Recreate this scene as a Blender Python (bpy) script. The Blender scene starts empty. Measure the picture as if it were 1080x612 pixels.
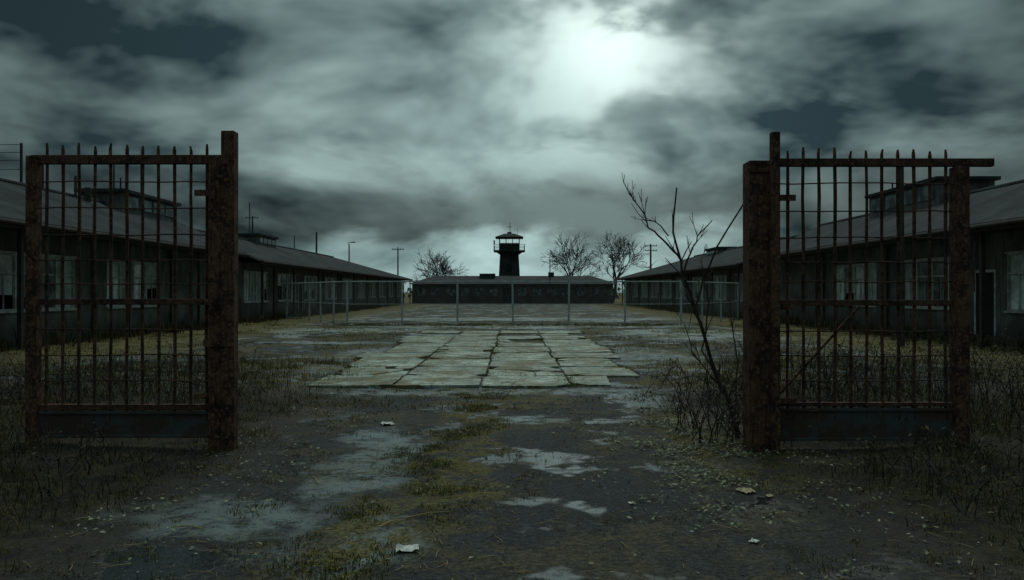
import bpy, math, random
from mathutils import Vector, Matrix, noise as mnoise
random.seed(7)
R=random.random
def U(a,b): return random.uniform(a,b)
scene=bpy.context.scene
scene.view_settings.view_transform='Standard'
scene.view_settings.look='None'
scene.view_settings.exposure=0
scene.view_settings.gamma=1

# ---------------------------------------------------------------- nodes
class NT:
    def __init__(s,tree): s.t=tree; s.n=tree.nodes; s.l=tree.links
    def node(s,typ,**kw):
        n=s.n.new(typ)
        for k,v in kw.items(): setattr(n,k,v)
        return n
    def put(s,sock,v):
        if isinstance(v,bpy.types.NodeSocket): s.l.new(v,sock)
        elif v is not None:
            if sock.type=='RGBA' and len(v)==3: v=(*v,1)
            sock.default_value=v
    def m(s,op,a,b=None,c=None,clamp=False):
        n=s.node('ShaderNodeMath',operation=op,use_clamp=clamp)
        s.put(n.inputs[0],a)
        if b is not None: s.put(n.inputs[1],b)
        if c is not None: s.put(n.inputs[2],c)
        return n.outputs[0]
    def vm(s,op,a,b=None,scale=None):
        n=s.node('ShaderNodeVectorMath',operation=op)
        s.put(n.inputs[0],a)
        if b is not None: s.put(n.inputs[1],b)
        if scale is not None: s.put(n.inputs['Scale'],scale)
        return n.outputs['Value'] if op in('DOT_PRODUCT','LENGTH','DISTANCE') else n.outputs[0]
    def noise(s,vec,scale,detail=4,rough=.55,dist=0,col=False):
        n=s.node('ShaderNodeTexNoise')
        s.put(n.inputs['Vector'],vec)
        n.inputs['Scale'].default_value=scale; n.inputs['Detail'].default_value=detail
        n.inputs['Roughness'].default_value=rough; n.inputs['Distortion'].default_value=dist
        return n.outputs['Color' if col else 'Fac']
    def vor(s,vec,scale,feature='F1',out='Distance',rnd=1):
        n=s.node('ShaderNodeTexVoronoi',feature=feature)
        s.put(n.inputs['Vector'],vec); n.inputs['Scale'].default_value=scale
        n.inputs['Randomness'].default_value=rnd
        return n.outputs[out]
    def mr(s,v,a,b,c=0,d=1,smooth=True):
        n=s.node('ShaderNodeMapRange',interpolation_type='SMOOTHSTEP' if smooth else 'LINEAR')
        s.put(n.inputs['Value'],v)
        for k,x in (('From Min',a),('From Max',b),('To Min',c),('To Max',d)): s.put(n.inputs[k],x)
        return n.outputs[0]
    def mix(s,f,a,b,blend='MIX'):
        n=s.node('ShaderNodeMix',data_type='RGBA',blend_type=blend)
        s.put(n.inputs[0],f); s.put(n.inputs[6],a); s.put(n.inputs[7],b)
        return n.outputs[2]
    def comb(s,x,y,z):
        n=s.node('ShaderNodeCombineXYZ')
        for i,v in enumerate((x,y,z)): s.put(n.inputs[i],v)
        return n.outputs[0]
    def sep(s,v):
        n=s.node('ShaderNodeSeparateXYZ'); s.put(n.inputs[0],v); return n.outputs
    def pos(s): return s.node('ShaderNodeNewGeometry').outputs['Position']
    def island(s): return s.node('ShaderNodeNewGeometry').outputs['Random Per Island']
    def bump(s,h,strength=.5,dist=.02):
        n=s.node('ShaderNodeBump'); s.put(n.inputs['Height'],h)
        n.inputs['Strength'].default_value=strength; n.inputs['Distance'].default_value=dist
        return n.outputs[0]
def newmat(name):
    m=bpy.data.materials.new(name); m.use_nodes=True
    t=NT(m.node_tree); b=m.node_tree.nodes['Principled BSDF']
    return m,t,b
def simple(name,c1,c2,scale=3,rough=.8,metal=0,bumps=.3,bscale=40,bdist=.01,islandvar=0,spec=.5,detail=4,lo=.35,hi=.65):
    m,t,b=newmat(name)
    if scale:
        p=t.pos(); f=t.mr(t.noise(p,scale,detail,.65),lo,hi); col=t.mix(f,c1,c2)
        if islandvar:
            v=t.mr(t.island(),0,1,1-islandvar,1+islandvar,False)
            col=t.mix(1,col,t.comb(v,v,v),'MULTIPLY')
    else: col=t.mix(t.m('POWER',t.island(),1.6),c1,c2)
    t.put(b.inputs['Base Color'],col)
    b.inputs['Roughness'].default_value=rough; b.inputs['Metallic'].default_value=metal
    b.inputs['Specular IOR Level'].default_value=spec
    if bumps: t.put(b.inputs['Normal'],t.bump(t.noise(p,bscale,2,.6),bumps,bdist))
    return m
def rust(name,dk,md,lt):
    m,t,b=newmat(name); p=t.pos()
    c=t.mix(t.mr(t.noise(p,6,3,.7),.38,.60),dk,md)
    c=t.mix(t.mr(t.noise(p,28,4,.75),.50,.66),c,lt)
    ps=t.vm('MULTIPLY',p,(1,1,.12))
    c=t.mix(t.mr(t.noise(ps,40,2,.6),.52,.70,0,.8),c,dk)
    t.put(b.inputs['Base Color'],c); b.inputs['Roughness'].default_value=.88; b.inputs['Specular IOR Level'].default_value=.25
    t.put(b.inputs['Normal'],t.bump(t.noise(p,70,3,.7),.8,.006))
    return m
M_rust=rust('rusted_iron',(.030,.019,.015),(.125,.064,.043),(.25,.12,.07))
M_rustdk=rust('dark_rusted_iron',(.024,.018,.015),(.10,.053,.038),(.20,.095,.058))
M_plate=simple('weathered_steel_plate',(.055,.07,.072),(.055,.036,.028),5,.7,0,.4,50,.004,lo=.40,hi=.58)
M_galv=simple('galvanised_steel',(.42,.47,.47),(.30,.34,.34),4,.7,0,0,detail=1)
M_wire=simple('weathered_wire',(.20,.23,.23),(.14,.15,.145),4,.8,0,0,detail=1)
M_wood=simple('dark_timber',(.03,.028,.026),(.055,.05,.045),6,.9,0,0,detail=2)
M_wall,t,b=newmat('weathered_render'); p=t.pos()
c=t.mix(t.mr(t.noise(p,.9,4,.65),.38,.62),(.07,.078,.075),(.145,.155,.145))
c=t.mix(t.mr(t.noise(t.vm('MULTIPLY',p,(1,1,.18)),3.5,4,.7),.48,.66,0,.7),c,(.038,.035,.03))
hz=t.sep(p)[2]; c=t.mix(t.mr(t.m('ADD',hz,t.m('MULTIPLY',t.noise(p,2,3),.8)),.5,1.3,.8,0),c,(.035,.036,.026))
t.put(b.inputs['Base Color'],c); b.inputs['Roughness'].default_value=.92
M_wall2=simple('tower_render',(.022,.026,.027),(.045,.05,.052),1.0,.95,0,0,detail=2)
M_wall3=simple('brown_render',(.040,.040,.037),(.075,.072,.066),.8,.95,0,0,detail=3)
M_trim=simple('old_white_paint',(.52,.57,.56),(.28,.31,.30),5,.7,0,0,detail=2)
M_curtain=simple('grimy_pane_blind',(.62,.70,.70),(.27,.32,.33),1.4,.8,0,0,islandvar=.4)
M_dark=simple('dark_interior',(.01,.011,.012),(.018,.02,.02),2,.9,0,0,detail=1)
M_bark=simple('bark',(.03,.023,.018),(.065,.048,.037),14,.95,0,0,detail=2)
M_barkfar=simple('far_bark',(.03,.03,.028),(.045,.042,.04),4,.95,0,0,detail=1)
M_paper=simple('dirty_paper',(.72,.72,.68),(.5,.5,.46),30,.8,0,0)
M_card=simple('yellowed_card',(.55,.45,.26),(.3,.25,.15),20,.8,0,0)
M_grass=simple('dead_grass',(.075,.085,.022),(.28,.215,.07),0,.9,0,0,spec=.1)
M_weed=simple('dark_weeds',(.020,.026,.010),(.15,.11,.042),0,.9,0,0,spec=.1)
M_moss=simple('moss_tufts',(.05,.068,.014),(.22,.175,.05),0,.9,0,0,spec=.1)
M_leaf=simple('fallen_leaves',(.05,.075,.032),(.30,.33,.20),0,.75,0,0)
M_dleaf=simple('withered_leaves',(.035,.04,.018),(.16,.12,.06),0,.85,0,0)
M_stone=simple('gravel',(.025,.03,.03),(.36,.39,.36),0,.8,0,0)
M_straw=simple('straw',(.36,.27,.12),(.14,.11,.05),0,.8,0,0)
M_hedge=simple('far_treeline',(.02,.026,.024),(.04,.045,.038),0,.95,0,0)

# roof
M_roof,t,b=newmat('corrugated_roof'); p=t.pos()
c=t.mix(t.mr(t.noise(p,.8,4,.65),.35,.65),(.020,.028,.031),(.052,.063,.067))
c=t.mix(t.mr(t.noise(p,3,3,.7),.50,.66,0,.75),c,(.038,.030,.022))
t.put(b.inputs['Base Color'],c); b.inputs['Roughness'].default_value=.9; b.inputs['Specular IOR Level'].default_value=.2
t.put(b.inputs['Normal'],t.bump(t.m('SINE',t.m('MULTIPLY',t.sep(p)[1],32)),.6,.02))
M_glass,t,b=newmat('window_glass')
t.put(b.inputs['Base Color'],t.mix(t.mr(t.noise(t.pos(),2,2),.4,.65),(.04,.055,.06),(.18,.22,.22)))
b.inputs['Roughness'].default_value=.12
# slab concrete
M_slab,t,b=newmat('pale_concrete_slab'); p=t.pos()
c=t.mix(t.mr(t.noise(p,.9,4,.7),.38,.62),(.22,.28,.23),(.46,.54,.46))
v=t.mr(t.island(),0,1,.74,1.15,False); c=t.mix(1,c,t.comb(v,v,v),'MULTIPLY')
na=t.noise(p,2.4,6,.78,.4)
c=t.mix(t.mr(na,.46,.58,0,.75),c,(.12,.145,.10))
c=t.mix(t.mr(t.noise(p,6,5,.78),.53,.59,0,.85),c,(.085,.085,.03))
c=t.mix(t.mr(t.noise(t.vm('ADD',p,(9,4,0)),.8,6,.78),.505,.545,0,.93),c,t.mix(t.mr(na,.42,.58),(.045,.052,.016),(.17,.145,.05)))
cr=t.vor(t.vm('ADD',p,t.vm('SCALE',t.noise(p,3,2,col=True),scale=.35)),.8,'DISTANCE_TO_EDGE')
c=t.mix(t.mr(cr,.0,.018,.85,0),c,(.035,.04,.02))
t.put(b.inputs['Base Color'],c)
b.inputs['Roughness'].default_value=.65
t.put(b.inputs['Normal'],t.bump(t.noise(p,18,3,.7),.6,.02))

# ground
M_ground,t,b=newmat('cracked_asphalt_ground'); p=t.pos(); sx=t.sep(p)
warp=t.vm('SCALE',t.vm('SUBTRACT',t.noise(p,.9,5,.68,col=True),(.5,.5,.5)),scale=1.6)
pw=t.vm('ADD',p,warp); sw=t.sep(pw)
def ell(cx,cy,rx,ry,soft=.45):
    a=t.m('DIVIDE',t.m('SUBTRACT',sw[0],cx),rx); bb=t.m('DIVIDE',t.m('SUBTRACT',sw[1],cy),ry)
    r=t.m('ADD',t.m('MULTIPLY',a,a),t.m('MULTIPLY',bb,bb))
    return t.mr(r,(1-soft)**2,1.15,1,0)
def mx(*a):
    r=a[0]
    for q in a[1:]: r=t.m('MAXIMUM',r,q)
    return r
med=t.noise(p,26,4,.8); n3=t.noise(p,3.4,5,.78); nl=t.noise(p,.45,5,.64)
asph=t.mix(t.mr(med,.38,.62),(.007,.010,.011),(.048,.058,.058))
asph=t.mix(t.mr(n3,.42,.60,0,.8),asph,t.mix(t.mr(med,.4,.6),(.009,.012,.012),(.024,.029,.029)))
v1=t.vor(p,60); asph=t.mix(t.mr(v1,.08,.2,.8,0),asph,(.20,.22,.21))
conc=t.mix(t.mr(n3,.35,.65),(.10,.14,.145),(.20,.25,.24))
cmask=mx(ell(-1.35,7.6,.50,1.8),ell(-2.1,5.7,.9,.5),ell(-3.6,18.5,1.3,5.5),ell(3.5,19,1.1,5),ell(-.4,12.9,3.6,.7),ell(-.95,5.1,.4,.7),ell(.1,9.9,.6,.5))
far=mx(ell(-8,33,5,2.5),ell(7,30,3.5,5),ell(0,37,9,2.2),ell(0,47,12,3))
nm=t.mr(nl,.53,.60)
cmask=t.m('MAXIMUM',t.m('MAXIMUM',cmask,far),t.m('MULTIPLY',nm,t.mr(sx[1],11,15)))
cmask=t.m('MULTIPLY',cmask,t.mr(t.m('ADD',n3,t.m('MULTIPLY',t.m('SUBTRACT',med,.5),.25)),.38,.52,.08,1))
col=t.mix(cmask,asph,conc)
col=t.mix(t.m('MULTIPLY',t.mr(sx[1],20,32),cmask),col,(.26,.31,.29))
mosscol=t.mix(t.mr(med,.38,.62),(.034,.044,.009),(.21,.17,.05))
mm=mx(ell(-.5,8.2,.50,3.6),ell(-1.0,5.2,.40,1.2),ell(-4.2,16,2.2,5.5),ell(4.4,15,1.6,5),ell(2.2,8.5,.9,2.5),ell(-.2,11.5,1.0,.8))
m2=t.m('MULTIPLY',t.mr(nl,.52,.45),t.mr(sx[1],9,15,.35,1))
n4=t.noise(t.vm('ADD',p,(4,4,4)),2.6,5,.78)
mm=t.m('MULTIPLY',t.m('MAXIMUM',mm,m2),t.mr(n4,.42,.54))
col=t.mix(t.m('MULTIPLY',mm,.92),col,mosscol)
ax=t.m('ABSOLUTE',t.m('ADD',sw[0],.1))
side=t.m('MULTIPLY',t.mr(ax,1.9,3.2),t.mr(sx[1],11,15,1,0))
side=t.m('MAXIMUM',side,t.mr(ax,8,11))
soil_vignette=t.mix(t.mr(t.m('ADD',n3,t.m('MULTIPLY',t.m('SUBTRACT',med,.5),.5)),.35,.65),(.008,.009,.006),(.05,.043,.020))  # verge soil, its near tones also darkened to paint in corner vignetting
soil_vignette=t.mix(t.mr(sx[1],14,22),soil_vignette,t.mix(t.mr(n4,.35,.65),(.04,.048,.015),(.20,.165,.06)))
col=t.mix(side,col,soil_vignette)
ck=t.vor(t.vm('ADD',p,t.vm('SCALE',warp,scale=.8)),.5,'DISTANCE_TO_EDGE')
col=t.mix(t.m('MULTIPLY',t.mr(ck,0,.012,.8,0),t.mr(side,0,1,1,0)),col,(.006,.008,.006))
# shallow wet film in the lowest, smoothest places
wet=t.m('MULTIPLY',t.mr(t.noise(t.vm('ADD',p,(1.3,7.7,0)),.75,4,.6),.53,.58),t.mr(t.m('MAXIMUM',mm,side),0,.5,1,0))
col=t.mix(t.m('MULTIPLY',wet,.45),col,(.012,.015,.016))
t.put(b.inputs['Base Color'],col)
ro=t.mr(cmask,0,1,.8,.42); ro=t.m('MAXIMUM',ro,t.m('MULTIPLY',t.m('MAXIMUM',mm,side),.97))
ro=t.mr(wet,0,1,ro,.10)
t.put(b.inputs['Roughness'],ro)
b.inputs['Specular IOR Level'].default_value=.36
bn=t.node('ShaderNodeBump'); t.put(bn.inputs['Height'],t.noise(p,30,4,.8)); bn.inputs['Distance'].default_value=.035
t.put(bn.inputs['Strength'],t.mr(wet,0,1,1.0,.10)); t.put(b.inputs['Normal'],bn.outputs[0])

# ---------------------------------------------------------------- mesh builder
class MB:
    def __init__(s): s.v=[];s.f=[];s.m=[]
    def poly(s,pts,m=0):
        i=len(s.v); s.v+= [tuple(q) for q in pts]; s.f.append(tuple(range(i,i+len(pts)))); s.m.append(m)
    def hexa(s,c,m=0):
        i=len(s.v); s.v+=[tuple(q) for q in c]
        for f in((0,3,2,1),(4,5,6,7),(0,1,5,4),(1,2,6,5),(2,3,7,6),(3,0,4,7)):
            s.f.append(tuple(i+k for k in f)); s.m.append(m)
    def box(s,x0,x1,y0,y1,z0,z1,m=0):
        if x0>x1:x0,x1=x1,x0
        if y0>y1:y0,y1=y1,y0
        s.hexa([(x0,y0,z0),(x1,y0,z0),(x1,y1,z0),(x0,y1,z0),(x0,y0,z1),(x1,y0,z1),(x1,y1,z1),(x0,y1,z1)],m)
    def tube(s,pts,rad,n=6,m=0,cap=True):
        pts=[Vector(q) for q in pts]
        if not isinstance(rad,(list,tuple)): rad=[rad]*len(pts)
        d=(pts[-1]-pts[0]); 
        if d.length<1e-6: return
        rf=Vector((0,0,1)) if abs(d.normalized().z)<.85 else Vector((1,0,0))
        base=len(s.v)
        for k,q in enumerate(pts):
            dd=(pts[min(k+1,len(pts)-1)]-pts[max(k-1,0)]).normalized()
            a=dd.cross(rf)
            if a.length<1e-4:a=dd.cross(Vector((0,1,0)))
            a.normalize(); bb=dd.cross(a)
            for j in range(n):
                an=2*math.pi*j/n
                s.v.append(tuple(q+(a*math.cos(an)+bb*math.sin(an))*rad[k]))
        for k in range(len(pts)-1):
            for j in range(n):
                a0=base+k*n+j;a1=base+k*n+(j+1)%n
                s.f.append((a0,a1,a1+n,a0+n)); s.m.append(m)
        if cap:
            s.f.append(tuple(base+j for j in range(n))); s.m.append(m)
            e=base+(len(pts)-1)*n; s.f.append(tuple(e+j for j in reversed(range(n)))); s.m.append(m)
    def build(s,name,mats,parent=None,bevel=0,smooth=False):
        me=bpy.data.meshes.new(name); me.from_pydata(s.v,[],s.f)
        for mt in mats: me.materials.append(mt)
        me.polygons.foreach_set('material_index',s.m)
        if smooth: me.polygons.foreach_set('use_smooth',[True]*len(s.f))
        me.update()
        o=bpy.data.objects.new(name,me); scene.collection.objects.link(o)
        if parent: o.parent=parent
        if bevel:
            bv=o.modifiers.new('Bevel','BEVEL'); bv.width=bevel; bv.segments=2; bv.limit_method='ANGLE'
        return o
def empty(name):
    o=bpy.data.objects.new(name,None); scene.collection.objects.link(o); o.empty_display_size=.3; return o

# ---------------------------------------------------------------- ground
def gz(x,y):
    s=max(0,min(1,(abs(x+.2)-2.6)/2.5))*(1 if y<13 else max(0,1-(y-13)/5))
    n=mnoise.noise(Vector((x*.7,y*.7,3.1)))
    f=mnoise.noise(Vector((x*2.3,y*2.3,9.1)))
    if y>60 or abs(x)>30: return 0
    return n*.018+f*.006+s*(.05+.09*(n+.3)+.035*f)-(.02 if (-4<x<3 and 13<y<33) else 0)
def axis(lim,dense,step,grow=1.35):
    a=[0];st=step
    while a[-1]<lim:
        a.append(a[-1]+st)
        if a[-1]>dense: st*=grow
    return a
xs=axis(1500,9,.15); xs=[-q for q in reversed(xs[1:])]+xs
ys=[-q for q in reversed(axis(600,1,.4)[1:])]+axis(2500,36,.15)
g=MB(); W=len(xs)
for y in ys:
    for x in xs: g.v.append((x,y,gz(x,y)))
for j in range(len(ys)-1):
    for i in range(W-1):
        a=j*W+i; g.f.append((a,a+1,a+1+W,a+W)); g.m.append(0)
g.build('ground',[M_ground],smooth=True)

# ---------------------------------------------------------------- slabs
def split(poly,pt,n):
    A=[];B=[]
    for i in range(len(poly)):
        p0=poly[i];p1=poly[(i+1)%len(poly)]
        d0=(p0-pt).dot(n);d1=(p1-pt).dot(n)
        (A if d0>=0 else B).append(p0)
        if d0*d1<0:
            q=p0+(p1-p0)*(d0/(d0-d1)); A.append(q);B.append(q.copy())
    return [q for q in(A,B) if len(q)>2]
sl=MB(); y=13.6
gaps=[]
rowh=[1.5,1.8,2.2,1.8,2.1,1.7,1.9,2.1,1.9,1.9]
for r,dy in enumerate(rowh):
    cuts=[-3.52,-2.0+U(-.05,.05),-.5+U(-.05,.05),1.0+U(-.05,.05),2.5]
    for k in range(len(cuts)-1):
        if r>7 and R()<.25: continue
        x0,x1=cuts[k]+.018,cuts[k+1]-.018
        e0=U(-.2,.18) if r==0 else 0
        if k==0: x0+=U(-.3,.35)
        if k==len(cuts)-2: x1+=U(-.4,.3)
        polys=[[Vector((x0,y+e0)),Vector((x1,y+e0+U(-.05,.05)*(r==0))),Vector((x1,y+dy-.036)),Vector((x0,y+dy-.036))]]
        for c in range(random.choice([0,1,2,3])):
            new=[]
            for q in polys:
                if R()<.7:
                    ce=sum(q,Vector((0,0)))/len(q); an=U(0,math.pi)
                    new+=split(q,ce+Vector((U(-.3,.3),U(-.4,.4))),Vector((math.cos(an),math.sin(an))))
                else:new.append(q)
            polys=new
        for q in list(polys):
            for c in q[:]:
                if R()<.4:
                    ce=sum(q,Vector((0,0)))/len(q); d=(c-ce)
                    if d.length<.3: continue
                    d.normalize(); d=Matrix.Rotation(U(-.5,.5),2)@d
                    s2=split(q,c-d*U(.05,.3),-d)
                    if s2:
                        polys[polys.index(q)]=s2[0]; q=s2[0]
        for q in polys:
            if len(polys)>2 and R()<.07: continue
            ce=sum(q,Vector((0,0)))/len(q); hz=.020+U(-.007,.009); tx,ty=U(-.006,.006),U(-.006,.006)
            sh=[ce+(c-ce)*.993 for c in q]
            rg=[]
            for i in range(len(sh)):
                a,b2=sh[i],sh[(i+1)%len(sh)]; nn=max(1,int((b2-a).length/.1))
                for w in range(nn):
                    pnt=a+(b2-a)*(w/nn); pnt=pnt+Vector((U(-.02,.014),U(-.02,.014))); rg.append(pnt)
            top=[(c.x,c.y,hz+(c.x-ce.x)*tx+(c.y-ce.y)*ty) for c in rg]
            i=len(sl.v); n=len(top); sl.v+=top; sl.v+=[(c[0],c[1],-.06) for c in top]
            sl.f.append(tuple(range(i,i+n))); sl.m.append(0)
            for w in range(n):
                sl.f.append((i+w,i+n+w,i+n+(w+1)%n,i+(w+1)%n)); sl.m.append(0)
        gaps.append((x0,x1,y,y+dy))
    y+=dy
YEND=y
sl.build('concrete_slab_paving',[M_slab])

# ---------------------------------------------------------------- gates
def spike(mb,x,y,z0,z1,r=.011,m=0):
    n=6; pts=[(x+U(-.006,.006),y,z0+(z1-.05-z0)*k/n) for k in range(n+1)]
    mb.tube(pts+[(x+U(-.006,.006),y,z1)],[r*U(.88,1.18) for _ in range(n+1)]+[r*.6],6,m)
def gate(name,posts,bars,topbar,midz,thin,ztop,plate,leafx):
    e=empty(name); Y=8.1
    f=MB()
    for (x0,x1,z1,yo) in posts: f.box(x0,x1,Y-(x1-x0)/2+yo,Y+(x1-x0)/2+yo,-.15,z1)
    f.build('posts',[M_rust],e,.008)
    f=MB(); f.box(topbar[0],topbar[1],Y-.035,Y+.035,topbar[2],topbar[3])
    for (z0,z1) in midz: f.box(leafx[0],leafx[1],Y-.028,Y+.028,z0,z1)
    f.build('rails',[M_rustdk],e,.005)
    f=MB()
    for x in bars: spike(f,x,Y,.3,ztop+U(-.03,.02),.0155)
    for z in thin: 
        n=8; f.tube([(leafx[0]+(leafx[1]-leafx[0])*k/n,Y-.02,z+U(-.008,.008)) for k in range(n+1)],.007,5)
    f.build('bars',[M_rustdk],e)
    f=MB(); f.box(leafx[0],leafx[1],Y-.012,Y+.012,plate[0],plate[1])
    for z in (plate[0],plate[1]-.03): f.box(leafx[0]+.003,leafx[1]-.003,Y-.03,Y-.014,z,z+.03)
    f.build('kick_plate',[M_plate],e,.003)
    return e
ga=gate('iron_gate',[(-2.94,-2.805,3.23,0),(-3.075,-2.945,2.97,.02),(-4.92,-4.81,2.98,0)],
   [-4.73+.1625*k for k in range(11)],(-4.88,-2.95,2.90,2.99),[(1.47,1.53),(.40,.46)],[2.72,2.45,2.18,1.92,1.68,1.22,.96,.70],3.10,(.12,.39),(-4.80,-3.08))
gb=gate('iron_gate.001',[(2.38,2.62,2.92,0),(2.575,2.66,3.19,-.17),(4.48,4.62,2.87,0)],
   [2.80+.161*k for k in range(11)],(2.63,4.89,2.875,2.955),[(1.46,1.52),(.44,.48)],[2.70,2.42,2.15,1.90,1.70,1.20,.95,.70],3.055,(.09,.42),(2.63,4.475))
f=MB()
for z in (.55,1.5,2.6):
    f.tube([(-3.01,7.99,z-.07),(-3.01,7.99,z+.07)],.028,10); f.box(-3.2,-2.99,8.02,8.05,z-.03,z+.03)
f.box(-3.11,-2.80,8.02,8.03,1.05,1.12)
f.build('hinges',[M_rust],ga)
f=MB()
for z in (.5,1.45,2.55):
    f.tube([(2.66,7.985,z-.07),(2.66,7.985,z+.07)],.028,10); f.box(2.64,2.86,8.02,8.05,z-.03,z+.03)
f.box(2.36,2.64,7.965,7.978,2.80,2.86)
f.tube([(2.68,8.14,.5),(3.55,8.14,1.45)],.014,6)
f.tube([(4.62,8.1,2.2),(4.70,8.1,2.1),(4.69,8.08,1.6)],.008,5)
f.build('hinges',[M_rust],gb)

# ---------------------------------------------------------------- buildings
def barrack(name,s,y0,y1,eave,ridge,near_hip=0,far_hip=0,XW=14.6,XE=13.4,XR=17.2,XB=21,start=.8):
    e=empty(name)
    w=MB(); tr=MB(); gl=MB(); cu=MB(); pst=MB(); dk=MB()
    th=.2; sill=1.05; head=2.72
    def X(a): return s*a
    def wall(ya,yb,z0,z1): w.box(X(XW),X(XW+th),ya,yb,z0,z1)
    y=y0+start; wall(y0,y,0,eave); k=0
    while y+6.2<y1:
        L=4.2
        wall(y,y+L,0,sill); wall(y,y+L,head,eave)
        tr.box(X(XW-.06),X(XW+.1),y-.05,y+L+.05,sill-.06,sill)
        tr.box(X(XW-.03),X(XW+.05),y-.05,y+L+.05,head,head+.06)
        np=4
        for j in range(np+1):
            yc=y+L*j/np; tr.box(X(XW+.01),X(XW+.08),yc-.04,yc+.04,sill,head)
        for j in range(np):
            a=y+L*j/np+.04; bq=y+L*(j+1)/np-.04
            tr.box(X(XW+.02),X(XW+.07),a,bq,2.12,2.17); tr.box(X(XW+.02),X(XW+.07),a,bq,sill,sill+.05); tr.box(X(XW+.02),X(XW+.07),a,bq,head-.05,head)
            tr.box(X(XW+.03),X(XW+.06),(a+bq)/2-.015,(a+bq)/2+.015,sill+.05,2.12)
            rr=R()
            if rr<.75:
                lo=sill if R()<.7 else U(1.3,2.0)
                cu.poly([(X(XW+.085),a,lo),(X(XW+.085),bq,lo+U(-.1,.1)*(lo>sill)),(X(XW+.085),bq,head),(X(XW+.085),a,head)])
            if rr>.65: gl.poly([(X(XW+.05),a,sill),(X(XW+.05),bq,sill),(X(XW+.05),bq,head),(X(XW+.05),a,head)])
        y+=L
        if k%3==1:
            wall(y,y+.6,0,eave); wall(y+.6,y+1.55,2.2,eave); wall(y+1.55,y+2.1,0,eave)
            tr.box(X(XW-.02),X(XW+.06),y+.52,y+.598,0,2.28); tr.box(X(XW-.02),X(XW+.06),y+1.552,y+1.63,0,2.28)
            tr.box(X(XW-.02),X(XW+.06),y+.6,y+1.55,2.2,2.28)
            dk.box(X(XW+.08),X(XW+.12),y+.6,y+1.55,.03,2.2)
            dk.box(X(XW+.06),X(XW+.079),y+.72,y+1.43,.3,1.0); dk.box(X(XW+.06),X(XW+.079),y+.72,y+1.43,1.2,2.0)
        else:
            wall(y,y+2.1,0,eave)
            pst.tube([(X(XW-.07),y+1.05,eave-.05),(X(XW-.07),y+1.05,.1)],.045,8)
        y+=2.1; k+=1
    wall(y,y1,0,eave)
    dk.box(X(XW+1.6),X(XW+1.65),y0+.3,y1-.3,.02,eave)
    w.box(X(XW-.04),X(XW-.003),y0,y1,0,.28)
    for ye,sg in((y0,1),(y1,-1)):
        w.box(X(XW+th+.002),X(XB-.6),ye,ye+sg*th,0,eave)
        hip=near_hip if ye==y0 else far_hip
        if not hip:
            w.poly([(X(XW),ye,eave),(X(XB-.6),ye,eave),(X(XR),ye,ridge-.1)])
    w.box(X(XB-.6),X(XB-.4),y0,y1,0,eave)
    w.build('walls',[M_wall],e); tr.build('window_frames',[M_trim],e); gl.build('window_glass',[M_glass],e)
    cu.build('blinds',[M_curtain],e); dk.build('doors_and_interior',[M_dark],e)
    yy=y0+.5
    while yy<y1:
        pst.box(X(XE+.18),X(XE+.30),yy-.06,yy+.06,0,eave-.06); yy+=6.3
    pst.build('posts_and_downpipes',[M_wood],e)
    r=MB(); ov=.5; ya,yb=y0-ov,y1+ov
    ra,rb=(y0+near_hip if near_hip else ya),(y1-far_hip if far_hip else yb)
    T=.12
    def slab(a,b2,c,d):
        lo=[(q[0],q[1],q[2]-T) for q in(a,b2,c,d)]; r.hexa(lo+[a,b2,c,d])
    E1=(X(XE),ya,eave+.1);E2=(X(XE),yb,eave+.1);R1=(X(XR),ra,ridge);R2=(X(XR),rb,ridge);B1=(X(XB),ya,eave+.1);B2=(X(XB),yb,eave+.1)
    slab(E1,E2,R2,R1); slab(R1,R2,B2,B1)
    if near_hip: r.poly([E1,R1,B1])
    if far_hip: r.poly([E2,R2,B2])
    r.tube([R1,R2],.09,8)
    r.build('roof',[M_roof],e)
    fa=MB()
    fa.box(X(XE-.03),X(XE-.002),ya,yb,eave-.12,eave+.12)
    fa.tube([(X(XE-.10),ya,eave+.03),(X(XE-.10),yb,eave+.0)],.065,8)
    fa.box(X(XE+.05),X(XW-.05),ya+.1,yb-.1,eave-.08,eave-.045)
    if not near_hip:
        for q0,q1 in((E1,R1),(B1,R1)): fa.tube([(q0[0],q0[1]-.02,q0[2]-.06),(q1[0],q1[1]-.02,q1[2]-.06)],.08,4)
    fa.build('fascia_and_gutter',[M_wood],e)
    return e
def roofbox(e,x0,x1,y0,y1,z0,z1,masts=()):
    f=MB(); f.box(x0,x1,y0,y1,z0,z1,0); f.box(x0-.15,x1+.15,y0-.15,y1+.15,z1+.002,z1+.14,1)
    n=4
    for k in range(n):
        a=y0+.2+(y1-y0-.4)*k/n; xx=x0 if x0>0 else x1; sg=-1 if x0>0 else 1
        f.box(xx+sg*.005,xx+sg*.04,a+.1,a+(y1-y0)/n-.2,z0+(z1-z0)*.45,z1-.12,2)
    for (mx_,my,h) in masts: f.tube([(mx_,my,z1+.1),(mx_,my,z1+h)],.035,6,1)
    f.build('roof_monitor',[M_wall,M_roof,M_glass],e)
b1=barrack('barrack_building',-1,9,39.6,3.45,5.35)
roofbox(b1,-18.2,-16.4,33.5,39,4.7,5.8,((-17,34,1.3),(-17.5,35.6,.9),(-17,36.5,1.8),(-17,38.2,1.0)))
f=MB()
for (yy,h) in ((29,1.1),(31.2,.8)): f.tube([(-17.1,yy,5.2),(-17.1,yy,5.35+h)],.05,6); 
f.tube([(-16.9,31.7,5.1),(-16.9,31.7,5.75)],.13,8)
f.build('roof_vents',[M_wood],b1)
b2=barrack('barrack_building.001',-1,43,106.5,3.2,4.95,0,30,start=.4)
roofbox(b2,-18,-16.6,52,56,4.5,5.3,((-17.3,52.5,2.2),))
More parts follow.
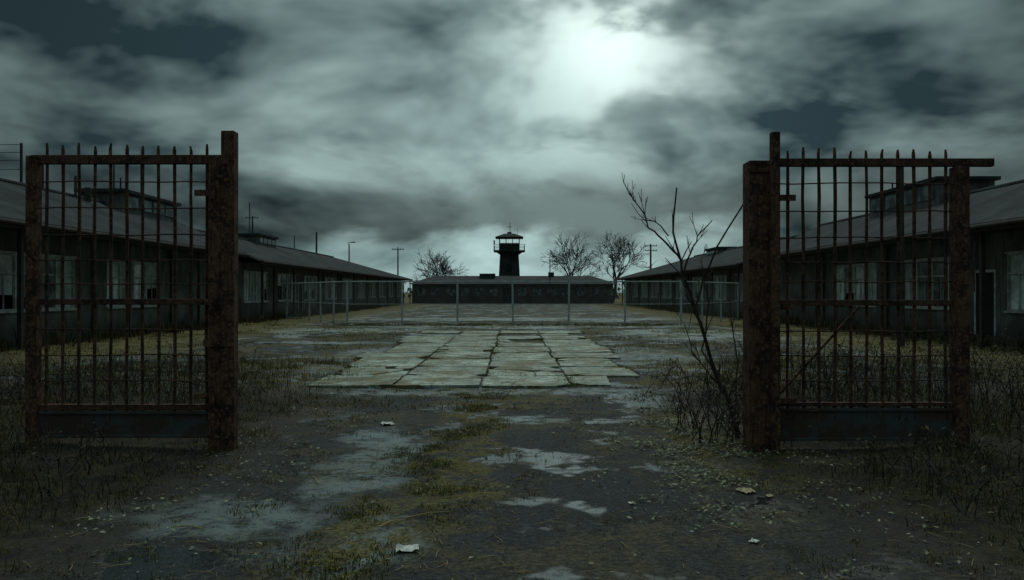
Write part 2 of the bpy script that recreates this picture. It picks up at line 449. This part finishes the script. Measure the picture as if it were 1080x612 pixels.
b3=barrack('barrack_building.002',1,10,44,3.45,5.3,start=3.0)
roofbox(b3,16.6,18.8,31,37,4.7,5.95,((17.5,31.3,.7),(17.2,36,.6)))
b4=barrack('barrack_building.003',1,47.5,103,3.2,4.95,0,28,start=.4)
roofbox(b4,16.6,18,64,68,4.5,5.1)

# central building: low, long
e=empty('long_low_building')
w=MB(); tr=MB()
X0,X1,Y0,Y1=-13.8,14.0,110,118
w.box(X0,X1,Y0,Y1,0,2.7)
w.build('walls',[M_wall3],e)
r=MB(); 
pts=[(X0-.5,Y0-.6,2.7),(X1+.5,Y0-.6,2.7),(X1+.5,Y1+.6,2.7),(X0-.5,Y1+.6,2.7)]
ra,rb=(X0+2.6,114,3.9),(X1-2.6,114,3.9)
r.poly([pts[0],pts[1],rb,ra]); r.poly([pts[2],pts[3],ra,rb]); r.poly([pts[1],pts[2],rb]); r.poly([pts[3],pts[0],ra]); r.poly(pts)
r.box(-4.6,-2.4,112.5,115.5,3.4,4.2); r.box(5.2,6.0,113.5,114.5,3.6,4.4)
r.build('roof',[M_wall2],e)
for k in range(14):
    x=X0+.7+k*2
    if k==6: tr.box(x-.2,x+1.2,Y0-.05,Y0-.004,0,2.2,1)
    else:
        tr.box(x,x+1.2,Y0-.03,Y0-.004,1.1,2.1,2)
        tr.box(x-.06,x+1.26,Y0-.07,Y0-.035,1.02,1.1,0); tr.box(x+.56,x+.64,Y0-.06,Y0-.035,1.1,2.1,0)
tr.build('windows_and_door',[M_wood,M_dark,M_glass],e)

# watchtower
e=empty('watchtower'); cx,cy=-.4,121; DZ=.75
def frustum(mb,hw0,hw1,z0,z1,m=0):
    mb.hexa([(cx-hw0,cy-hw0,z0),(cx+hw0,cy-hw0,z0),(cx+hw0,cy+hw0,z0),(cx-hw0,cy+hw0,z0),(cx-hw1,cy-hw1,z1),(cx+hw1,cy-hw1,z1),(cx+hw1,cy+hw1,z1),(cx-hw1,cy+hw1,z1)],m)
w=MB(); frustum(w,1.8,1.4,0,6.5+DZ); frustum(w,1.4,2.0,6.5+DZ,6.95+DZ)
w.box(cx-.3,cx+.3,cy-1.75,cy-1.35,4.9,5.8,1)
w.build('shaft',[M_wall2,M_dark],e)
z=6.952+DZ
w=MB(); frustum(w,2.35,2.35,z,z+.15); frustum(w,1.55,1.55,z+.152,z+.95)
for a in(-1,1):
    for c in(-1,1): w.box(cx+a*1.55,cx+a*1.43,cy+c*1.55,cy+c*1.43,z+.95,z+2.05)
for k in(-.5,.5):
    for c in (-1.51,1.51): w.box(cx+k-.05,cx+k+.05,cy+c-.04,cy+c+.04,z+.95,z+2.05); w.box(cx+c-.04,cx+c+.04,cy+k-.05,cy+k+.05,z+.95,z+2.05)
w.build('cabin_and_deck',[M_wall2],e)
w=MB()
for a in (-1,1):
    w.poly([(cx-1.43,cy+a*1.49,z+.95),(cx+1.43,cy+a*1.49,z+.95),(cx+1.43,cy+a*1.49,z+1.25),(cx-1.43,cy+a*1.49,z+1.25)])
    w.poly([(cx+a*1.49,cy-1.43,z+.95),(cx+a*1.49,cy+1.43,z+.95),(cx+a*1.49,cy+1.43,z+1.25),(cx+a*1.49,cy-1.43,z+1.25)])
w.build('cabin_glass',[M_glass],e)
w=MB(); frustum(w,2.1,2.1,z+2.052,z+2.17); frustum(w,2.05,.75,z+2.172,z+2.72); frustum(w,.35,.3,z+2.722,z+3.0)
w.tube([(cx+.1,cy,z+2.9),(cx+.1,cy,z+4.4)],.05,6); w.tube([(cx+1.2,cy,z+2.3),(cx+1.2,cy,z+3.5)],.035,6)
w.tube([(cx-.35,cy,z+3.8),(cx+.5,cy,z+3.8)],.035,4)
w.build('roof_and_mast',[M_wall2],e)
w=MB()
for zz in(z+.55,z+1.0):
    for a in(-2.3,2.3): w.tube([(cx-2.3,cy+a,zz),(cx+2.3,cy+a,zz)],.035,5); w.tube([(cx+a,cy-2.3,zz),(cx+a,cy+2.3,zz)],.035,5)
for k in range(6):
    q=-2.3+k*.92
    for a in(-2.3,2.3): w.tube([(cx+q,cy+a,z+.15),(cx+q,cy+a,z+1.0)],.035,5); w.tube([(cx+a,cy+q,z+.15),(cx+a,cy+q,z+1.0)],.035,5)
w.tube([(cx-2.25,cy-2.25,z+1.0),(cx-2.25,cy-2.25,z+1.6)],.12,6)
w.build('railing',[M_wood],e)

# ---------------------------------------------------------------- chain-link fence
def fence(name,path,H=2.1,spacing=2.65):
    e=empty(name); ps=MB(); ms=MB()
    for (a,b2) in zip(path[:-1],path[1:]):
        a=Vector((*a,0));b2=Vector((*b2,0)); L=(b2-a).length; d=(b2-a)/L; n=max(1,round(L/spacing))
        for k in range(n+1):
            q=a+d*L*k/n; lean=U(-.04,.04)
            ps.tube([(q.x,q.y,-.1),(q.x+lean,q.y,H+.06)],.045,8)
        for z in (H,1.02,.12): ps.tube([(a.x,a.y,z),(b2.x,b2.y,z)],.034 if z>2 else .018,6)
        c=-H; st=.11
        while c<L:
            for sg in(0,1):
                t0=max(0,-c);t1=min(H-.1,L-c)
                if t1-t0>.05:
                    q0=a+d*(c+t0);q1=a+d*(c+t1)
                    z0,z1=(.08+t0,.08+t1) if sg==0 else (H-.02-t0,H-.02-t1)
                    ms.tube([(q0.x,q0.y,z0),(q1.x,q1.y,z1)],.0026,3,0,False)
            c+=st
    ps.build('posts_and_rails',[M_galv],e); ms.build('wire_mesh',[M_wire],e)
    return e
fence('chain_link_fence',[(-13.3,47),(-11.2,44),(-7.9,38.2),(-2.6,38),(2.7,38),(8.1,38.2),(12.9,45.5)])
def pole(name,x,y,h,r=.1,arms=1,lamp=False):
    f=MB(); f.tube([(x,y,-.1),(x,y,h)],[r,r*.7],8)
    for k in range(arms):
        z=h-.35-k*.7; f.box(x-.9,x+.9,y-r-.08,y-r+.02,z,z+.1)
        for q in(-.8,-.4,.4,.8): f.tube([(x+q,y-r-.03,z+.1),(x+q,y-r-.03,z+.25)],.04,6)
    if lamp:
        f.tube([(x,y,h-.05),(x-.2,y,h+.15),(x+.35,y,h+.3)],.05,6); f.box(x+.3,x+.85,y-.14,y+.14,h+.2,h+.34)
    return f.build(name,[M_wood])
pole('utility_pole',-36.5,112,12.3,.15)
pole('utility_pole.001',20.2,116,8.6,.17,2)
pole('utility_pole.002',-27.5,112,10.0,.17,0)
pole('street_lamp',-22.5,110,8.2,.12,0,True)
pole('street_lamp.001',5.2,109,6.2,.09,0,True)
pole('utility_pole.003',-16.9,118,8.2,.13,1)
pole('utility_pole.004',11.55,23.6,5.4,.09,0)
pole('utility_pole.005',-24.6,90,8.0,.08,0)
f=MB(); f.tube([(-18.8,30.5,5.3-.6),(-18.8,30.5,7.3)],.05,6)
f.build('aerial_mast',[M_wood])
f=MB()
for z in(7.25,6.95,6.65,6.3):
    pts=[(-18.8-12*k/10,30.5-1.2*k/10,z+.35*k/10-.5*4*(k/10)*(1-k/10)*.4) for k in range(11)]
    f.tube(pts,.012,4)
f.build('overhead_wires',[M_wood])

# ---------------------------------------------------------------- trees
def grow(mb,p,d,L,r,lev,maxlev,minr):
    pts=[p.copy()];rad=[r];q=p.copy();dd=d.copy();seg=3
    for k in range(seg):
        dd=(dd+Vector((U(-1,1),U(-1,1),U(-.7,.9)))*.14).normalized(); q=q+dd*L/seg
        pts.append(q.copy()); rad.append(max(minr,r*(1-.35*(k+1)/seg)))
    mb.tube(pts,rad,5 if lev<2 else 3,0,False)
    if lev>=maxlev: return
    nb=5 if lev==0 else random.choice([3,3,4])
    a0=U(0,6.28)
    for k in range(nb):
        i=3 if lev==0 and k<3 else random.choice([1,2,3,3])
        if lev==0 and i==1:i=2
        ax=dd.orthogonal().normalized(); ax=Matrix.Rotation(a0+k*6.28/nb+U(-.5,.5),3,dd)@ax
        nd=(Matrix.Rotation(U(.35,.95) if lev<2 else U(.3,.9),3,ax)@dd); nd.z+=.10; nd.normalize()
        grow(mb,pts[i],nd,L*U(.64,.88),max(minr,rad[i]*.62),lev+1,maxlev,minr)
def baretree(name,x,y,h,seed):
    random.seed(seed); mb=MB()
    grow(mb,Vector((x,y,-.1)),Vector((U(-.06,.06),0,1)).normalized(),h*.29,h*.026,0,5,.026)
    mb.build(name,[M_barkfar])
baretree('bare_tree',-11.6,122,8.8,3)
baretree('bare_tree.001',9.3,124,11.9,12)
baretree('bare_tree.002',15.4,122,12.2,23)
random.seed(99)
f=MB()
for k in range(7000):
    x=U(-260,260); hmax=3.0+1.8*abs(mnoise.noise(Vector((x*.05,0,0))))+1.2*abs(mnoise.noise(Vector((x*.3,5,0))))
    z=hmax*(1-R()**1.6*.98); c=Vector((x,175+U(-4,4),max(.2,z*U(.5,1)))); s2=U(.25,.7)
    f.poly([c+Vector((U(-s2,s2),U(-s2,s2),U(-s2,s2)*1.6)) for _ in range(3)])
f.build('treeline',[M_hedge])

# foreground sapling
random.seed(5)
sp=MB(); SY=8.7
def limb(pts,r0,r1,tw=4,tl=.3):
    P=[Vector(q) for q in pts]
    Q=[]
    for a,b2 in zip(P[:-1],P[1:]):
        for k in range(3): Q.append(a.lerp(b2,k/3)+Vector((U(-1,1),U(-1,1),U(-.5,.5)))*.014)
    Q.append(P[-1]); n=len(Q)
    rad=[r0+(r1-r0)*k/(n-1) for k in range(n)]
    sp.tube(Q,rad,7)
    for k in range(tw):
        i=random.randrange(n//3,n); d=(Q[min(i+1,n-1)]-Q[i-1]).normalized()
        nd=(d+Vector((U(-1,1),U(-.8,.8),U(-.2,.8)))*.8).normalized(); l=U(.4,1)*tl
        a=Q[i];m1=a+nd*l*.5;m2=m1+(nd+Vector((0,0,.4))+Vector((U(-.3,.3),0,0))).normalized()*l*.5
        sp.tube([a,m1,m2],[rad[i]*.6,rad[i]*.5,.003],5)
        if l>.15:
            nd2=(nd+Vector((U(-1,1),U(-.5,.5),.4))*.7).normalized(); sp.tube([m1,m1+nd2*l*.4],[.0045,.0025],4)
limb([(2.46,SY,-.05),(2.42,SY,.28),(2.25,SY-.02,.66),(2.03,SY-.05,1.27),(1.87,SY,1.78),(1.77,SY,2.25),(1.80,SY,2.74)],.028,.008,10,.36)
limb([(1.84,SY,1.98),(1.66,SY+.05,2.18),(1.50,SY,2.30),(1.41,SY,2.50),(1.27,SY,2.70)],.013,.005,10,.30)
limb([(1.88,SY,1.8),(1.93,SY-.1,2.02),(2.0,SY-.15,2.2),(2.15,SY-.15,2.37)],.011,.005,6,.28)
limb([(1.98,SY,1.37),(2.10,SY+.05,1.75),(2.24,SY,2.1),(2.52,SY-.2,2.62)],.014,.008,3,.2)
limb([(1.72,SY,2.22),(1.55,SY-.1,2.36),(1.40,SY-.1,2.38)],.008,.004,4,.2)
limb([(2.3,SY,.5),(2.12,SY+.15,.95),(2.2,SY+.2,1.5),(2.12,SY+.25,1.95)],.013,.005,7,.35)
limb([(2.42,SY,.2),(2.52,SY+.2,.8),(2.44,SY+.2,1.4)],.012,.005,7,.35)
limb([(2.25,SY,.6),(1.95,SY-.1,.95),(1.85,SY-.15,1.25)],.009,.004,6,.3)
sp.build('bare_sapling',[M_bark])

# ---------------------------------------------------------------- brambles
def leafquad(mb,c,s,m=1,flat=False):
    n=Vector((U(-1,1),U(-1,1),U(.2,1))).normalized() if not flat else Vector((U(-.35,.35),U(-.35,.35),1)).normalized()
    a=n.orthogonal().normalized(); a=Matrix.Rotation(U(0,6.28),3,n)@a; b2=n.cross(a)
    mb.poly([c-a*s,c+b2*s*.5+n*s*.15,c+a*s,c-b2*s*.5+n*s*.15],m)
def bramble(name,cx0,cx1,cy0,cy1,n,hmax,leaves=.5,seed=1):
    random.seed(seed); mb=MB()
    for k in range(n):
        x=U(cx0,cx1);y=U(cy0,cy1);z=gz(x,y)-.02
        an=U(0,6.28);L=U(.5,1.3)*hmax; H=U(.3,1)*hmax
        pts=[]
        for j in range(7):
            u=j/6; pts.append(Vector((x+math.cos(an)*L*u*.8+U(-.04,.04),y+math.sin(an)*L*u*.6+U(-.04,.04),max(z,z+H*math.sin(min(1,u*1.15)*2.5)+U(-.04,.04)))))
        mb.tube(pts,[.006-.0042*j/6 for j in range(7)],4,0,False)
        for j in range(1,7):
            if R()<.55:
                d=Vector((U(-1,1),U(-1,1),U(-.2,1))).normalized()*U(.06,.25); mb.tube([pts[j],pts[j]+d],[.003,.0015],3,0,False)
                if R()<leaves: leafquad(mb,pts[j]+d,U(.012,.03))
            if R()<leaves: leafquad(mb,pts[j],U(.012,.03))
    mb.build(name,[M_bark,M_dleaf])
bramble('bramble_bush',1.85,2.9,8.2,9.6,70,.8,.8,1)
bramble('bramble_bush.001',2.9,7.5,8.3,12.5,280,.95,.7,2)
bramble('bramble_bush.002',-8,-3.6,8.4,13,220,.7,.6,3)
bramble('bramble_bush.003',3.0,5.6,5.6,7.6,90,.42,.6,4)
bramble('bramble_bush.004',-5.4,-3.3,5.6,7.6,60,.35,.5,6)

# ---------------------------------------------------------------- grass
def blades(name,mat,n,sampler,hr,wr,bend=.5,clump=6,cr=.05):
    mb=MB(); c=0; v=mb.v; f=mb.f; tries=0
    while c<n and tries<n*6:
        tries+=1
        s=sampler()
        if s is None: continue
        x,y,k=s
        for _ in range(clump):
            bx=x+random.gauss(0,cr);by=y+random.gauss(0,cr);z=gz(bx,by)-.004
            h=U(*hr)*k; w=U(*wr); an=U(0,6.283); la=U(0,6.283); ll=h*U(.1,bend)
            dx,dy=math.cos(an)*w,math.sin(an)*w; lx,ly=math.cos(la)*ll,math.sin(la)*ll
            hh=math.sqrt(max(.08,1-min(.92,(ll/h)**2*.8)))
            i=len(v)
            v.extend([(bx-dx,by-dy,z),(bx+dx,by+dy,z),(bx+dx*.7+lx*.35,by+dy*.7+ly*.35,z+h*.6*hh),(bx-dx*.7+lx*.35,by-dy*.7+ly*.35,z+h*.6*hh),(bx+lx,by+ly,z+h*.85*hh)])
            f.append((i,i+1,i+2,i+3)); f.append((i+3,i+2,i+4)); mb.m+= [0,0]; c+=1
    return mb.build(name,[mat])
random.seed(42)
def N2(x,y,s,o=0): return mnoise.fractal(Vector((x*s,y*s,o)),1,2,4)
def s_moss():
    if R()<.5:
        y=U(4.3,13); x=-.55+.12*math.sin(y*1.3)+random.gauss(0,.30)
        if y<6.2: x-=.45
    else:
        y=U(4.3,14); x=U(-3,3)
        if R()<.75: x=random.choice([-1,1])*U(1.7,3.2)
    if N2(x,y,1.6,4)<.04: return None
    return x,y,U(.5,1.3)
blades('moss_grass',M_moss,38000,s_moss,(.012,.05),(.002,.004),1.3,9,.03)
def s_weed():
    y=4.5+14*R()**1.2; x=random.choice([-1,1])*(2.75+7*R()**1.1)-.1
    if N2(x,y,.9,7)<-.08: return None
    k=min(1,(abs(x)-2.5)/2.0)
    return x,y,.25+k*U(.3,1.0)
blades('tall_weeds',M_weed,60000,s_weed,(.07,.34),(.002,.0045),1.6,8,.09)
def s_yard():
    y=11+32*R(); x=U(-13,13)
    if -3.9<x<2.9 and 12<y<YEND: return None
    if N2(x,y,.35,2)<.0: return None
    return x,y,U(.5,1.2)
blades('yard_grass',M_grass,60000,s_yard,(.02,.10),(.004,.010),1.4,12,.12)
def s_gap():
    g0=random.choice(gaps)
    if R()<.5: x=random.choice([g0[0]-.01,g0[1]+.01]); y=U(g0[2],g0[3])
    else: x=U(g0[0],g0[1]); y=random.choice([g0[2],g0[3]])
    if N2(x,y,.6,11)<.0: return None
    return x,y,U(.5,1.3)
blades('paving_gap_grass',M_grass,26000,s_gap,(.03,.09),(.003,.007),1.3,7,.06)
def s_bld():
    sg=random.choice([-1,1]); return sg*(14.3-abs(random.gauss(0,.7))),U(14,80),U(.5,1.4)
blades('building_edge_weeds',M_weed,10000,s_bld,(.2,.6),(.008,.02),.9,10,.15)
def s_fen():
    x=U(-8,8); return x,38+random.gauss(0,.25),U(.3,1.2)
blades('fence_line_weeds',M_grass,3000,s_fen,(.08,.25),(.006,.012),.9,8,.1)

# straw, leaves, pebbles
f=MB()
for k in range(620):
    y=4.2+8*R()**1.3; x=U(-3,3.2); 
    if k%2==0: x=-.6+random.gauss(0,.45)
    z=gz(x,y)+.008; an=U(0,6.28); L=U(.03,.16); d=Vector((math.cos(an),math.sin(an),U(-.03,.08)))*L
    q=Vector((x,y,z)); mid=q+d*.5+Vector((U(-.01,.01),U(-.01,.01),.004))
    f.tube([q,mid,q+d],[.0024,.0022,.0013],4,0,False)
f.build('straw_litter',[M_straw])
f=MB()
for k in range(7600):
    r=R()
    if r<.80: x=random.gauss(1.85,.50); y=random.gauss(8.4,1.7)
    elif r<.88: x=U(-3,-1.8); y=U(5,11)
    else: x=U(-3,3); y=4.3+11*R()
    if y<4.3 or (N2(x,y,1.1,3)<-.05): continue
    leafquad(f,Vector((x,y,gz(x,y)+U(.006,.05))),U(.008,.028),0,True)
f.build('fallen_leaves',[M_leaf])
f=MB()
for k in range(7000):
    y=4.2+11*R()**1.5; x=U(-3.2,3.2)
    if N2(x,y,1.3,21)<-.12: continue
    s2=U(.002,.006) if R()<.96 else U(.008,.016); c=Vector((x,y,gz(x,y)+s2*.3))
    o=[c+Vector(q)*s2*U(.7,1.3) for q in((1,0,0),(0,1,0),(-1,0,0),(0,-1,0),(0,0,.7),(0,0,-.7))]
    i=len(f.v); f.v+=[tuple(q) for q in o]
    for a,b2 in((0,1),(1,2),(2,3),(3,0)):
        f.f+= [(i+a,i+b2,i+4),(i+b2,i+a,i+5)]; f.m+=[0,0]
f.build('gravel',[M_stone])

def paper(name,x,y,w,l,rot,mat,seed):
    random.seed(seed); mb=MB(); n=7; z0=gz(x,y)+.012; c,s=math.cos(rot),math.sin(rot)
    for j in range(n+1):
        for i in range(n+1):
            a=(i/n-.5)*w; b2=(j/n-.5)*l; z=.5*w*abs(mnoise.noise(Vector((i*.6,j*.7,seed))))*.6
            mb.v.append((x+a*c-b2*s+U(-.002,.002),y+a*s+b2*c,z0+z))
    for j in range(n):
        for i in range(n):
            q=j*(n+1)+i; mb.f.append((q,q+1,q+n+2,q+n+1)); mb.m.append(0)
    mb.build(name,[mat])
paper('paper_litter',-.65,4.95,.14,.12,.15,M_paper,3)
paper('paper_litter.001',1.86,6.35,.11,.14,.5,M_card,5)
paper('paper_litter.002',1.55,5.1,.06,.05,.9,M_paper,7)
paper('paper_litter.003',-1.5,9.6,.14,.18,.3,M_paper,9)
paper('paper_litter.004',2.0,6.2,.06,.05,1.9,M_card,11)
paper('paper_litter.005',.9,6.0,.04,.05,.2,M_paper,13)
f=MB()
for (x,y,an,L) in ((-.75,5.6,.5,.35),(-1.6,6.6,2.0,.3),(-2.3,5.4,-.2,.25),(.3,7.2,.1,.3),(-.9,5.4,.9,.22)):
    d=Vector((math.cos(an),math.sin(an),0))*L; q=Vector((x,y,gz(x,y)+.012))
    f.tube([q,q+d*.5+Vector((0,.012,.01)),q+d],[.006,.005,.003],6)
f.build('fallen_twigs',[M_straw])

# ---------------------------------------------------------------- world
w=bpy.data.worlds.new('World'); scene.world=w; w.use_nodes=True
t=NT(w.node_tree); t.n.clear()
out=t.node('ShaderNodeOutputWorld')
sky=t.node('ShaderNodeTexSky',sky_type='NISHITA'); sky.sun_disc=False
EL,AZ=math.radians(56),math.radians(8)
sky.sun_elevation=EL; sky.sun_rotation=AZ
bgs=t.node('ShaderNodeBackground'); t.l.new(sky.outputs[0],bgs.inputs[0]); bgs.inputs[1].default_value=.05
d=t.node('ShaderNodeTexCoord').outputs['Generated']
sx=t.sep(d); z=t.m('MAXIMUM',sx[2],0.0)
den=t.m('ADD',z,.46)
P=t.comb(t.m('DIVIDE',sx[0],den),t.m('DIVIDE',sx[1],den),t.m('MULTIPLY',z,1.6))
P2=t.vm('ADD',P,(3.7,1.3,0))
n1=t.noise(P2,2.7,6,.55,.2)                       # cloud thickness
n1b=t.noise(t.vm('ADD',P2,(.03,-.06,.055)),2.7,4,.55,.2)  # thickness a step toward the light
lit=t.m('MULTIPLY',t.m('SUBTRACT',n1,n1b),3.4)
big=t.noise(t.vm('ADD',P2,(5,8,0)),1.1,2,.5)
def gl_(px,pz,k):
    v=Vector((px,1,pz)).normalized()
    return t.m('POWER',t.m('MAXIMUM',t.vm('DOT_PRODUCT',d,tuple(v)),.0),k)
dens=t.mr(n1,.36,.64,1,0)                          # thin = bright, thick = dark
cf=t.m('ADD',t.m('MULTIPLY',dens,.62),t.m('MULTIPLY',t.mr(big,.35,.65),.30))
cf=t.m('ADD',cf,lit)
cf=t.m('ADD',cf,t.m('MULTIPLY',gl_(-.14,.17,30),.22))
cf=t.m('ADD',cf,t.m('MULTIPLY',gl_(.15,.20,40),.22))
cf=t.m('SUBTRACT',cf,t.m('MULTIPLY',gl_(.45,.30,45),.26))
cf=t.m('SUBTRACT',cf,t.m('MULTIPLY',gl_(-.50,.34,22),.36))
cf=t.mr(cf,.02,1.12,0,1,False)
g1=gl_(.03,.20,8); g2=gl_(.13,.325,190)
amb=t.m('ADD',.42,t.m('MULTIPLY',g1,.70))
amb=t.m('ADD',amb,t.m('MULTIPLY',t.mr(z,.45,.9),1.4))
base=t.mix(cf,(.020,.044,.050),(.35,.49,.475))
br=t.vm('SCALE',base,scale=amb)
zz=t.m('ADD',z,t.m('MULTIPLY',t.m('SUBTRACT',n1,.5),.14))
band=t.m('MULTIPLY',t.mr(zz,.06,.085),t.mr(zz,.10,.17,1,0))
br=t.vm('SCALE',br,scale=t.m('SUBTRACT',1,t.m('MULTIPLY',band,.60)))
slit=t.m('MULTIPLY',t.mr(zz,.045,.085,1,0),gl_(-.07,.055,16))
br=t.vm('ADD',br,t.vm('SCALE',(.085,.13,.13),scale=slit))
hot=t.m('MULTIPLY',g2,t.mr(t.m('ADD',dens,t.m('MULTIPLY',lit,1.5)),.15,.80,.10,1))
br=t.vm('ADD',br,t.vm('SCALE',(.58,.64,.60),scale=hot))
bg=t.node('ShaderNodeBackground'); t.l.new(br,bg.inputs[0]); bg.inputs[1].default_value=1.0
mxs=t.node('ShaderNodeMixShader'); mxs.inputs[0].default_value=.97
t.l.new(bgs.outputs[0],mxs.inputs[1]); t.l.new(bg.outputs[0],mxs.inputs[2]); t.l.new(mxs.outputs[0],out.inputs[0])

# sun
sd=bpy.data.lights.new('sun','SUN'); sd.energy=.8; sd.angle=math.radians(25); sd.color=(1,.98,.90)
so=bpy.data.objects.new('sun',sd); scene.collection.objects.link(so)
dr=Vector((math.sin(AZ)*math.cos(EL),math.cos(AZ)*math.cos(EL),math.sin(EL)))
so.rotation_euler=(-dr).to_track_quat('-Z','Y').to_euler(); so.location=(0,0,30)
# camera
cd=bpy.data.cameras.new('camera'); cd.lens=28; cd.sensor_width=36; cd.clip_end=5000; cd.clip_start=.05
co=bpy.data.objects.new('camera',cd); scene.collection.objects.link(co)
co.location=(0,0,1.6); co.rotation_euler=(math.radians(90+.14),0,0)
scene.camera=co
